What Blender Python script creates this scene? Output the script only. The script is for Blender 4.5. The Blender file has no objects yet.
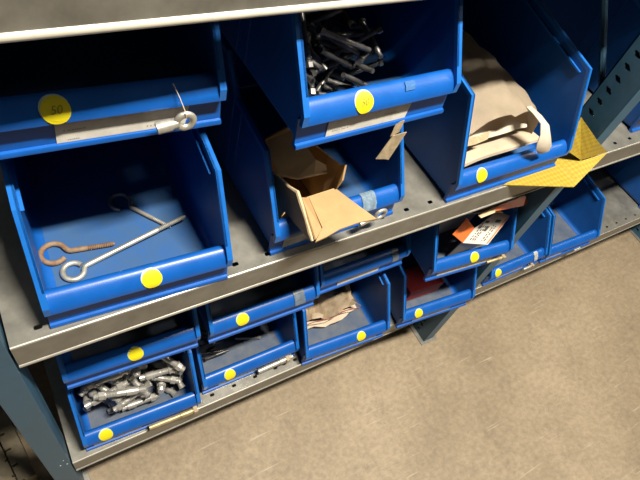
import bpy, bmesh, math, random
from mathutils import Vector, Matrix
random.seed(7)
scene = bpy.context.scene
col = scene.collection

# ------------------------------------------------------------ camera, world, lights, exposure
cam_data = bpy.data.cameras.new('camera')
cam = bpy.data.objects.new('camera', cam_data); col.objects.link(cam)
cam_data.sensor_fit = 'HORIZONTAL'; cam_data.sensor_width = 36.0
cam_data.lens = 540.8165 / 640 * 36.0
cam_data.clip_start = 0.02
RGT = (0.8545, -0.4709, 0.2192); DWN = (-0.2748, -0.7679, -0.5787); FWD = (0.4408, 0.4343, -0.7855)
mw = Matrix.Identity(4)
for i in range(3):
    mw[i][0] = RGT[i]; mw[i][1] = -DWN[i]; mw[i][2] = -FWD[i]
mw[0][3], mw[1][3], mw[2][3] = 0.0, -0.33511, 1.43455
cam.matrix_world = mw
scene.camera = cam

world = bpy.data.worlds.new('hall'); scene.world = world
world.use_nodes = True
bg = world.node_tree.nodes['Background']
bg.inputs[0].default_value = (0.75, 0.85, 1.0, 1); bg.inputs[1].default_value = 0.02

def area(name, loc, target, sx, sy, power, color):
    ld = bpy.data.lights.new(name, 'AREA'); ld.shape = 'RECTANGLE'; ld.size = sx; ld.size_y = sy
    ld.energy = power; ld.color = color
    o = bpy.data.objects.new(name, ld); col.objects.link(o); o.location = loc
    o.rotation_euler = (Vector(target) - Vector(loc)).to_track_quat('-Z', 'Y').to_euler()
    return o
area('aisle_tube', (0.70, -0.72, 3.3), (0.70, -0.40, 0.3), 0.7, 0.14, 175, (1.0, 0.93, 0.80))
area('far_tube', (3.9, -1.3, 3.3), (2.9, -0.5, 0.3), 1.6, 0.2, 40, (1.0, 0.93, 0.80))

scene.view_settings.view_transform = 'Standard'
scene.view_settings.look = 'None'
scene.view_settings.gamma = 1.0
scene.view_settings.use_curve_mapping = False
scene.view_settings.exposure = 0.32

# ------------------------------------------------------------ materials
ALB = 0.74            # overall reflectance of the painted and dusty surfaces
def mat(name, base, rough=0.5, metal=0.0, var=0.0, scale=40.0, bump=0.0, bscale=200.0, col2=None, coat=0.0, spec=None):
    base = tuple(c * ALB for c in base); col2 = tuple(c * ALB for c in col2) if col2 else None
    m = bpy.data.materials.new(name); m.use_nodes = True
    nt = m.node_tree; b = nt.nodes['Principled BSDF']
    b.inputs['Base Color'].default_value = (*base, 1)
    b.inputs['Roughness'].default_value = rough; b.inputs['Metallic'].default_value = metal
    if spec is not None: b.inputs['Specular IOR Level'].default_value = spec
    tc = nt.nodes.new('ShaderNodeTexCoord')
    if var or col2:
        n = nt.nodes.new('ShaderNodeTexNoise'); n.inputs['Scale'].default_value = scale
        n.inputs['Detail'].default_value = 6; n.inputs['Roughness'].default_value = 0.65
        nt.links.new(tc.outputs['Object'], n.inputs['Vector'])
        r = nt.nodes.new('ShaderNodeValToRGB')
        c2 = col2 if col2 else tuple(min(1, c * (1 + var)) for c in base)
        c1 = tuple(c * (1 - var) for c in base)
        r.color_ramp.elements[0].position = 0.33; r.color_ramp.elements[1].position = 0.68
        r.color_ramp.elements[0].color = (*c1, 1); r.color_ramp.elements[1].color = (*c2, 1)
        nt.links.new(n.outputs['Fac'], r.inputs['Fac']); nt.links.new(r.outputs['Color'], b.inputs['Base Color'])
        rr = nt.nodes.new('ShaderNodeMapRange'); rr.inputs[3].default_value = max(0.05, rough - 0.1); rr.inputs[4].default_value = min(1, rough + 0.12)
        nt.links.new(n.outputs['Fac'], rr.inputs[0]); nt.links.new(rr.outputs[0], b.inputs['Roughness'])
    if bump:
        n2 = nt.nodes.new('ShaderNodeTexNoise'); n2.inputs['Scale'].default_value = bscale; n2.inputs['Detail'].default_value = 4
        nt.links.new(tc.outputs['Object'], n2.inputs['Vector'])
        bp = nt.nodes.new('ShaderNodeBump'); bp.inputs['Strength'].default_value = bump; bp.inputs['Distance'].default_value = 0.002
        nt.links.new(n2.outputs['Fac'], bp.inputs['Height']); nt.links.new(bp.outputs['Normal'], b.inputs['Normal'])
    return m

BLUE = mat('blue_plastic', (0.004, 0.105, 0.46), 0.36, var=0.10, scale=25, bump=0.04, bscale=500)
BLUE_BODY = mat('blue_plastic_matt', (0.004, 0.095, 0.40), 0.45, var=0.10, scale=25, bump=0.04, bscale=500, spec=0.35)
BLUE_RIM = mat('blue_plastic_rim', (0.010, 0.150, 0.56), 0.36, var=0.08, scale=60)
DUSTY = mat('dusty_plastic', (0.05, 0.085, 0.16), 0.75, col2=(0.14, 0.15, 0.17), scale=22)
DUSTY_BLUE = mat('slightly_dusty_plastic', (0.015, 0.10, 0.33), 0.6, col2=(0.035, 0.10, 0.22), scale=26)
BARMAT = mat('tan_painted_bar', (0.26, 0.215, 0.14), 0.6, var=0.25, scale=40)
CLEARTAPE = mat('greyish_clear_tape', (0.20, 0.28, 0.36), 0.25, var=0.3, scale=120)
YELLOW = mat('yellow_sticker', (0.86, 0.72, 0.012), 0.45)
STICKER_EDGE = mat('sticker_backing', (0.55, 0.68, 0.62), 0.4)
INK = mat('faint_ink', (0.30, 0.27, 0.03), 0.6)
INK_GREY = mat('grey_print', (0.33, 0.31, 0.28), 0.7)
BLACK_INK = mat('black_print', (0.03, 0.03, 0.03), 0.6)
PAPER = mat('white_label', (0.66, 0.63, 0.56), 0.6, var=0.12, scale=60)
GREYLABEL = mat('worn_label', (0.45, 0.46, 0.45), 0.45, var=0.3, scale=120)
GALV = mat('galvanised_steel', (0.315, 0.305, 0.27), 0.42, metal=0.55, var=0.22, scale=22, bump=0.05, bscale=90)
HEM = mat('galvanised_hem', (0.42, 0.40, 0.35), 0.38, metal=0.35, var=0.10, scale=40)
POST = mat('blue_grey_paint', (0.042, 0.125, 0.205), 0.45, var=0.14, scale=30)
CHIP = mat('bare_metal_chip', (0.6, 0.6, 0.58), 0.5)
CHROME = mat('zinc_bolt', (0.66, 0.64, 0.59), 0.30, metal=0.6, var=0.15, scale=60)
ZINC = mat('dull_zinc', (0.58, 0.56, 0.49), 0.4, metal=0.6, var=0.2, scale=80)
BRASSY = mat('yellow_passivated_bolt', (0.52, 0.42, 0.22), 0.42, metal=0.5, var=0.25, scale=80)
RUST = mat('rusted_steel', (0.20, 0.095, 0.045), 0.75, metal=0.2, col2=(0.36, 0.25, 0.16), scale=90, bump=0.3, bscale=400)
DARKSTEEL = mat('dark_steel', (0.16, 0.155, 0.15), 0.36, metal=0.75, var=0.3, scale=60)
GREYSTEEL = mat('weathered_steel', (0.36, 0.33, 0.29), 0.45, metal=0.3, var=0.25, scale=70)
CARD = mat('cardboard', (0.47, 0.295, 0.13), 0.75, var=0.10, scale=30, bump=0.05, bscale=150)
CARD_EDGE = mat('cardboard_torn_edge', (0.62, 0.47, 0.28), 0.85, var=0.2, scale=200)
KRAFT = mat('kraft_paper', (0.62, 0.51, 0.375), 0.7, var=0.10, scale=18, bump=0.5, bscale=38)
KRAFT_IN = mat('paper_inner_layer', (0.62, 0.54, 0.43), 0.75, var=0.08, scale=25, bump=0.25, bscale=60)
CRUMPLE = mat('crumpled_paper', (0.30, 0.21, 0.12), 0.7, col2=(0.50, 0.40, 0.28), scale=45, bump=0.5, bscale=70)
ORANGE = mat('orange_card', (0.80, 0.17, 0.03), 0.5, var=0.08, scale=30)
WHITECARD = mat('white_card', (0.58, 0.54, 0.48), 0.55, var=0.08, scale=40)
RED = mat('red_box', (0.55, 0.03, 0.03), 0.5, var=0.12, scale=30)
PINK = mat('red_print', (0.50, 0.14, 0.10), 0.6)
TAPE = mat('grey_tape', (0.15, 0.19, 0.25), 0.3, var=0.3, scale=90)
TANTAPE = mat('tan_tape', (0.42, 0.33, 0.21), 0.4, var=0.25, scale=120)
STRING = mat('thin_string', (0.55, 0.47, 0.38), 0.7)
WALL = mat('shade_toned_wall', (0.03, 0.04, 0.06), 0.8, var=0.2, scale=4)  # near-black tone puts the darkness behind the bins into the wall's colour

def yellow_card():
    m = mat('yellow_card', (0.70, 0.50, 0.075), 0.5)
    nt = m.node_tree; b = nt.nodes['Principled BSDF']
    tc = nt.nodes.new('ShaderNodeTexCoord'); mp = nt.nodes.new('ShaderNodeMapping')
    mp.inputs['Rotation'].default_value = (0, 0, math.radians(45)); mp.inputs['Scale'].default_value = (150, 150, 150)
    ch = nt.nodes.new('ShaderNodeTexChecker'); ch.inputs['Scale'].default_value = 1.0
    ch.inputs['Color1'].default_value = (0.37, 0.265, 0.03, 1); ch.inputs['Color2'].default_value = (0.30, 0.205, 0.022, 1)
    nt.links.new(tc.outputs['Object'], mp.inputs['Vector']); nt.links.new(mp.outputs[0], ch.inputs['Vector'])
    nt.links.new(ch.outputs['Color'], b.inputs['Base Color'])
    return m
YCARD = yellow_card()

def concrete():
    m = bpy.data.materials.new('concrete_floor'); m.use_nodes = True
    nt = m.node_tree; b = nt.nodes['Principled BSDF']; b.inputs['Roughness'].default_value = 0.62
    tc = nt.nodes.new('ShaderNodeTexCoord')
    def noise(s, d, vec=None):
        n = nt.nodes.new('ShaderNodeTexNoise'); n.inputs['Scale'].default_value = s; n.inputs['Detail'].default_value = d
        n.inputs['Roughness'].default_value = 0.7
        nt.links.new(vec if vec else tc.outputs['Object'], n.inputs['Vector']); return n
    def ramp(n, p0, c0, p1, c1):
        r = nt.nodes.new('ShaderNodeValToRGB'); e = r.color_ramp.elements
        e[0].position = p0; e[1].position = p1; e[0].color = (*c0, 1); e[1].color = (*c1, 1)
        nt.links.new(n.outputs['Fac'], r.inputs['Fac']); return r
    def mix(f, a, c, mode='MIX'):
        x = nt.nodes.new('ShaderNodeMix'); x.data_type = 'RGBA'; x.blend_type = mode
        if isinstance(f, float): x.inputs[0].default_value = f
        else: nt.links.new(f, x.inputs[0])
        nt.links.new(a, x.inputs[6])
        if isinstance(c, tuple): x.inputs[7].default_value = (*c, 1)
        else: nt.links.new(c, x.inputs[7])
        return x.outputs[2]
    big = ramp(noise(2.2, 10), 0.30, (0.19, 0.143, 0.088), 0.66, (0.32, 0.25, 0.165))
    fine = ramp(noise(70, 5), 0.3, (0.62, 0.62, 0.62), 0.7, (1.12, 1.12, 1.12))
    c = mix(0.75, big.outputs['Color'], fine.outputs['Color'], 'MULTIPLY')
    mp = nt.nodes.new('ShaderNodeMapping'); mp.inputs['Rotation'].default_value = (0, 0, math.radians(28)); mp.inputs['Scale'].default_value = (5, 120, 1)
    nt.links.new(tc.outputs['Object'], mp.inputs['Vector'])
    scr = ramp(noise(1.0, 3, mp.outputs[0]), 0.60, (0, 0, 0), 0.70, (1, 1, 1))
    patch = ramp(noise(4, 2), 0.46, (0, 0, 0), 0.60, (0.75, 0.75, 0.75))
    mm = nt.nodes.new('ShaderNodeMath'); mm.operation = 'MULTIPLY'
    nt.links.new(scr.outputs['Color'], mm.inputs[0]); nt.links.new(patch.outputs['Color'], mm.inputs[1])
    c = mix(mm.outputs[0], c, (0.40, 0.34, 0.25))
    spots = ramp(noise(28, 3), 0.68, (0, 0, 0), 0.78, (0.7, 0.7, 0.7))
    c = mix(spots.outputs['Color'], c, (0.38, 0.32, 0.23))
    dk = ramp(noise(11, 8), 0.28, (0.5, 0.5, 0.5), 0.44, (0, 0, 0))
    c = mix(dk.outputs['Color'], c, (0.10, 0.075, 0.048))
    nt.links.new(c, b.inputs['Base Color'])
    bp = nt.nodes.new('ShaderNodeBump'); bp.inputs['Strength'].default_value = 0.10; bp.inputs['Distance'].default_value = 0.002
    nt.links.new(noise(60, 6).outputs['Fac'], bp.inputs['Height']); nt.links.new(bp.outputs['Normal'], b.inputs['Normal'])
    return m
CONCRETE = concrete()

# ------------------------------------------------------------ helpers
def link_mesh(name, bm, m, parent=None, smooth=False, loc=None):
    bmesh.ops.recalc_face_normals(bm, faces=bm.faces)
    me = bpy.data.meshes.new(name); bm.to_mesh(me); bm.free()
    if smooth:
        for p in me.polygons: p.use_smooth = True
        try: me.set_sharp_from_angle(angle=math.radians(38))
        except Exception: pass
    ms = m if isinstance(m, (list, tuple)) else [m]
    for x in ms: me.materials.append(x)
    o = bpy.data.objects.new(name, me); col.objects.link(o)
    if parent: o.parent = parent
    if loc: o.location = loc
    return o
def tag(o, label, cat, group=None, kind=None):
    o['label'] = label; o['category'] = cat
    if group: o['group'] = group
    if kind: o['kind'] = kind
    return o
def thing(name, label, cat, loc=(0, 0, 0), rz=0.0, group=None):
    o = bpy.data.objects.new(name, None); col.objects.link(o); o.empty_display_size = 0.02
    o.location = loc; o.rotation_euler = (0, 0, rz)
    return tag(o, label, cat, group)
def struct(name, bm, m):
    o = link_mesh(name, bm, m); o['kind'] = 'structure'; return o
def box(bm, x0, x1, y0, y1, z0, z1, bev=0.0):
    v = [bm.verts.new((x, y, z)) for x in (x0, x1) for y in (y0, y1) for z in (z0, z1)]
    fs = [bm.faces.new([v[i] for i in f]) for f in ((0, 1, 3, 2), (4, 6, 7, 5), (0, 4, 5, 1), (2, 3, 7, 6), (0, 2, 6, 4), (1, 5, 7, 3))]
    if bev:
        es = list({e for f in fs for e in f.edges})
        bmesh.ops.bevel(bm, geom=es, offset=bev, segments=2, affect='EDGES', profile=0.5)
def prism(bm, poly, a, b, f):
    """closed polygon extruded; f(u, v, t) -> xyz, t in (a, b)"""
    A = [bm.verts.new(f(u, v, a)) for u, v in poly]; B = [bm.verts.new(f(u, v, b)) for u, v in poly]
    n = len(poly)
    for i in range(n): bm.faces.new((A[i], A[(i + 1) % n], B[(i + 1) % n], B[i]))
    bm.faces.new(A[::-1]); bm.faces.new(B)
def loft(bm, loops, cap=True, closed=True):
    R = [[bm.verts.new(p) for p in l] for l in loops]
    n = len(R[0])
    for a, b in zip(R[:-1], R[1:]):
        for i in range(n if closed else n - 1):
            bm.faces.new((a[i], a[(i + 1) % n], b[(i + 1) % n], b[i]))
    if cap and closed:
        bm.faces.new(R[0][::-1]); bm.faces.new(R[-1])
def tube(bm, pts, rad, seg=10):
    """swept round bar; rad number or list"""
    pts = [Vector(p) for p in pts]; n = len(pts)
    rads = rad if isinstance(rad, (list, tuple)) else [rad] * n
    up = Vector((0, 0, 1)); loops = []; prev = None
    for i, p in enumerate(pts):
        t = (pts[min(i + 1, n - 1)] - pts[max(i - 1, 0)]).normalized()
        if prev is None:
            a = t.cross(up)
            if a.length < 0.1: a = t.cross(Vector((1, 0, 0)))
        else: a = prev - t * prev.dot(t)
        a.normalize(); prev = a; b = t.cross(a)
        loops.append([p + rads[i] * (a * math.cos(k * 2 * math.pi / seg) + b * math.sin(k * 2 * math.pi / seg)) for k in range(seg)])
    loft(bm, loops)
def sheet(bm, pts, t, sub=0):
    """polygon in space (roughly planar) given a thickness t along its normal"""
    P = [Vector(p) for p in pts]; n = Vector((0, 0, 0))
    for i in range(len(P)): n += P[i].cross(P[(i + 1) % len(P)])
    n.normalize()
    A = [bm.verts.new(p) for p in P]; B = [bm.verts.new(p - n * t) for p in P]
    k = len(P)
    fa = bm.faces.new(A); fb = bm.faces.new(B[::-1])
    for i in range(k): bm.faces.new((A[i], B[i], B[(i + 1) % k], A[(i + 1) % k]))
    bmesh.ops.triangulate(bm, faces=[fa, fb])
def hole_cell(bm, f, cx, cy, x0, x1, y0, y1, rfun, n=16):
    """flat plate cell (x0..x1, y0..y1) with a hole of polar radius rfun around (cx, cy)"""
    ins, outs = [], []
    for k in range(n):
        a = 2 * math.pi * k / n + math.pi / n; c, s = math.cos(a), math.sin(a)
        r = rfun(a); ins.append((cx + r * c, cy + r * s))
        tx = ((x1 if c > 0 else x0) - cx) / c if abs(c) > 1e-6 else 1e9
        ty = ((y1 if s > 0 else y0) - cy) / s if abs(s) > 1e-6 else 1e9
        t = min(tx, ty); outs.append([cx + t * c, cy + t * s])
    for X in (x0, x1):
        for Y in (y0, y1):
            j = min(range(n), key=lambda i: (outs[i][0] - X) ** 2 + (outs[i][1] - Y) ** 2); outs[j] = [X, Y]
    I = [bm.verts.new(f(*p)) for p in ins]; O = [bm.verts.new(f(*p)) for p in outs]
    for k in range(n): bm.faces.new((I[k], I[(k + 1) % n], O[(k + 1) % n], O[k]))

# ------------------------------------------------------------ setting
ZM, ZB, ZT = 0.806, 0.298, 1.230          # tops of the middle, bottom and top shelf
bm = bmesh.new(); box(bm, -2.5, 5.0, -3.5, 1.2, -0.1, 0.0); struct('floor', bm, CONCRETE)
bm = bmesh.new(); box(bm, -2.5, 5.0, 0.78, 0.86, 0.0, 3.6); struct('wall_back', bm, WALL)

# ------------------------------------------------------------ shelving rack
rack = thing('shelving_rack', 'galvanised steel shelving rack with blue grey slotted posts, carrying the blue bins', 'shelving rack')
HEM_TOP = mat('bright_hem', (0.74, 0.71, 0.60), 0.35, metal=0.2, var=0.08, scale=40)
def shelf(x0, x1, z, holes=(), lip=0.051, depth=0.52, y0=0.0, parent=None, hemr=0.0032):
    bm = bmesh.new()
    hy0, hy1 = y0 + 0.008, y0 + 0.026
    box(bm, x0, x1, hy1, y0 + depth, z - 0.0015, z)
    box(bm, x0, x1, y0 + 0.0022, hy0, z - 0.0015, z)
    # punched strip
    f = lambda u, v: (u, v, z)
    xs = [h for h in holes if x0 + 0.02 < h < x1 - 0.02]
    cur = x0
    for h in xs:
        if h - 0.012 > cur:
            box(bm, cur, h - 0.012, hy0, hy1, z - 0.0015, z)
        hole_cell(bm, f, h, y0 + 0.017, h - 0.012, h + 0.012, hy0, hy1, lambda a: 0.0040 / max(0.62, abs(math.sin(a))) * 0.75)
        cur = h + 0.012
    box(bm, cur, x1, hy0, hy1, z - 0.0015, z)
    box(bm, x0, x1, y0, y0 + 0.0015, z - lip + 0.004, z - 0.002)          # front face
    box(bm, x0, x1, y0 + 0.0016, y0 + 0.014, z - lip, z - lip + 0.0015)   # return
    box(bm, x0, x1, y0 + depth - 0.0015, y0 + depth, z - lip, z)
    for xe in (x0, x1 - 0.0015): box(bm, xe, xe + 0.0015, y0 + 0.004, y0 + depth, z - lip + 0.004, z - 0.0016)
    s = link_mesh('shelf', bm, GALV, parent)
    bm = bmesh.new(); tube(bm, [(x0, y0 + 0.0012, z - lip + hemr * 0.8), (x1, y0 + 0.0012, z - lip + hemr * 0.8)], hemr, 10)
    tube(bm, [(x0, y0 + 0.0022, z - 0.0018), (x1, y0 + 0.0022, z - 0.0018)], 0.0019, 8)
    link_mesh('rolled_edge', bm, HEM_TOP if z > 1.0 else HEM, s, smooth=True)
    return s
hm = [-0.031 + 0.05 * i for i in range(60)]
shelf(-0.064, 0.925, ZM, hm, parent=rack)
shelf(0.968, 2.067, ZM, hm, parent=rack)
shelf(-0.064, 0.925, ZB, hm, parent=rack)
shelf(0.968, 2.067, ZB, [h - 0.006 for h in hm], parent=rack)
shelf(-0.064, 0.925, ZT, hm, lip=0.060, y0=0.038, depth=0.482, parent=rack, hemr=0.0042)
shelf(0.968, 2.067, ZT, hm, lip=0.060, y0=0.038, depth=0.482, parent=rack, hemr=0.0042)
def post(x0, x1, y0, d, flip, z1=2.0, chips=()):
    bm = bmesh.new(); t = 0.0022
    box(bm, x0, x1, min(y0, y0 + flip * t), max(y0, y0 + flip * t), 0.004, z1, 0.0006)       # face
    for xa in (x0, x1 - t):                                                                # punched side plates
        f = lambda u, v, xa=xa: (xa, u, v)
        g = lambda u, v, xa=xa: (xa + t, u, v)
        ya, yb = sorted((y0 + flip * t, y0 + flip * d)); hc = y0 + flip * 0.042
        z = 0.0245
        box(bm, xa, xa + t, ya, yb, 0.004, 0.012)
        while z < z1 - 0.03:
            rf = lambda a: 0.0042 + 0.0045 * max(0.0, abs(math.cos(a - 0.35)) - 0.86) / 0.14
            for fn in (f, g): hole_cell(bm, fn, hc, z, ya, yb, z - 0.0125, z + 0.0125, rf, 20)
            z += 0.025
    # folded returns at the open side
    yr = y0 + flip * d
    box(bm, x0, x0 + 0.009, min(yr, yr - flip * t), max(yr, yr - flip * t), 0.004, z1)
    box(bm, x1 - 0.009, x1, min(yr, yr - flip * t), max(yr, yr - flip * t), 0.004, z1)
    p = link_mesh('post', bm, POST, rack)
    bm = bmesh.new(); box(bm, x0 - 0.012, x1 + 0.012, min(y0, yr) - 0.008, max(y0, yr) + 0.008, 0.0, 0.004, 0.001)
    link_mesh('foot_plate', bm, GALV, p)
    if chips:
        for cx, cz, rr in chips:
            bm = bmesh.new()
            pts = [(cx + rr * random.uniform(.5, 1.3) * math.cos(a), cz + rr * random.uniform(.5, 1.3) * math.sin(a)) for a in [k * math.pi / 4 for k in range(8)]]
            prism(bm, pts, y0 - 0.0006, y0 + 0.001, lambda u, v, t: (u, t, v))
            link_mesh('paint_chip', bm, CHIP, p)
    return p
FX = ((-0.104, -0.067), (0.928, 0.965), (2.07, 2.107))
for k, (a, b) in enumerate(FX):
    post(a, b, 0.0, 0.062, 1, chips=((-0.083, 0.318, 0.0022), (-0.072, 0.312, 0.0016), (-0.075, 0.34, 0.001)) if k == 0 else ())
    post(a, b, 0.55, 0.062, -1)
bm = bmesh.new(); tube(bm, [(0.945, 0.066, 0.94), (0.945, 0.20, 1.10), (0.945, 0.49, 1.45)], 0.006, 8); link_mesh('brace', bm, POST, rack, True)
bm = bmesh.new(); tube(bm, [(0.945, 0.49, 0.80), (0.945, 0.066, 1.16)], 0.005, 8); link_mesh('brace', bm, POST, rack, True)
PILE_G=[[-0.0568,0.0565,0.0082,0.0309,0.0572,0.0082],[0.0001,0.0891,0.0082,-0.0725,0.1446,0.0082],[0.0826,0.0784,0.0082,0.0456,0.1379,0.0082],[0.0738,0.0418,0.0082,0.0299,0.1147,0.0082],[0.0604,0.161,0.0157,-0.0216,0.1247,0.0157],[0.0367,0.0895,0.0232,-0.0522,0.0635,0.0232],[0.0934,0.0661,0.0257,0.0827,0.1365,0.0097],[-0.0581,0.0777,0.0082,-0.0031,0.1116,0.042],[-0.0885,0.1012,0.0082,-0.0245,0.1229,0.0353],[0.0144,0.1606,0.0142,-0.0536,0.1388,0.0239],[0.0419,0.0463,0.0269,-0.0313,0.0479,0.0232],[-0.0892,0.1099,0.0262,-0.0262,0.0447,0.0482],[0.0441,0.0406,0.0567,0.0677,0.1059,0.0247],[0.0881,0.0408,0.0337,0.0702,0.1264,0.0543],[0.0215,0.1131,0.0452,0.0796,0.148,0.0217],[0.0306,0.077,0.0427,-0.0377,0.0927,0.0445],[-0.0694,0.1437,0.0352,-0.0896,0.0575,0.0591],[-0.0745,0.1145,0.0606,-0.0065,0.1529,0.0367],[0.0262,0.1514,0.0382,-0.038,0.1319,0.0683],[0.0265,0.0929,0.0789,0.0413,0.1593,0.0442],[-0.067,0.0843,0.0564,0.0065,0.0638,0.0487],[0.0898,0.1425,0.0637,0.0187,0.1468,0.0725],[-0.009,0.103,0.0703,0.0201,0.0385,0.0622],[-0.0685,0.0601,0.0755,-0.0928,0.1496,0.0742],[0.0924,0.0588,0.0698,0.0432,0.1141,0.0532],[-0.0542,0.1512,0.0964,-0.0219,0.0863,0.0637],[0.0829,0.0467,0.0622,0.0215,0.0822,0.067],[0.0273,0.0526,0.0907,-0.0452,0.0382,0.0577],[-0.0191,0.1601,0.0727,0.0022,0.0732,0.0944],[0.0136,0.0721,0.0817,0.0843,0.0623,0.0935],[0.0805,0.1286,0.0727,0.0196,0.147,0.1043],[-0.0322,0.0412,0.0817,-0.0712,0.1002,0.0949],[0.0113,0.1001,0.096,0.0915,0.1082,0.0817],[-0.0199,0.0735,0.0757,-0.0687,0.1208,0.1045],[-0.0007,0.0948,0.1134,-0.0649,0.1424,0.1057],[-0.0035,0.1478,0.1042,0.0487,0.092,0.1145],[-0.0108,0.0612,0.11,-0.0897,0.0505,0.0937],[-0.0264,0.1124,0.133,-0.0935,0.0736,0.0967],[-0.0894,0.1581,0.1117,-0.0141,0.1453,0.1299],[0.0435,0.0998,0.1405,0.0921,0.0496,0.1042],[0.0684,0.1476,0.1147,-0.0024,0.1547,0.1229],[0.0132,0.1319,0.1312,0.007,0.0602,0.1237],[-0.0737,0.052,0.1205,0.0142,0.037,0.1117],[-0.0066,0.064,0.1598,-0.0831,0.0757,0.1192]]
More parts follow.
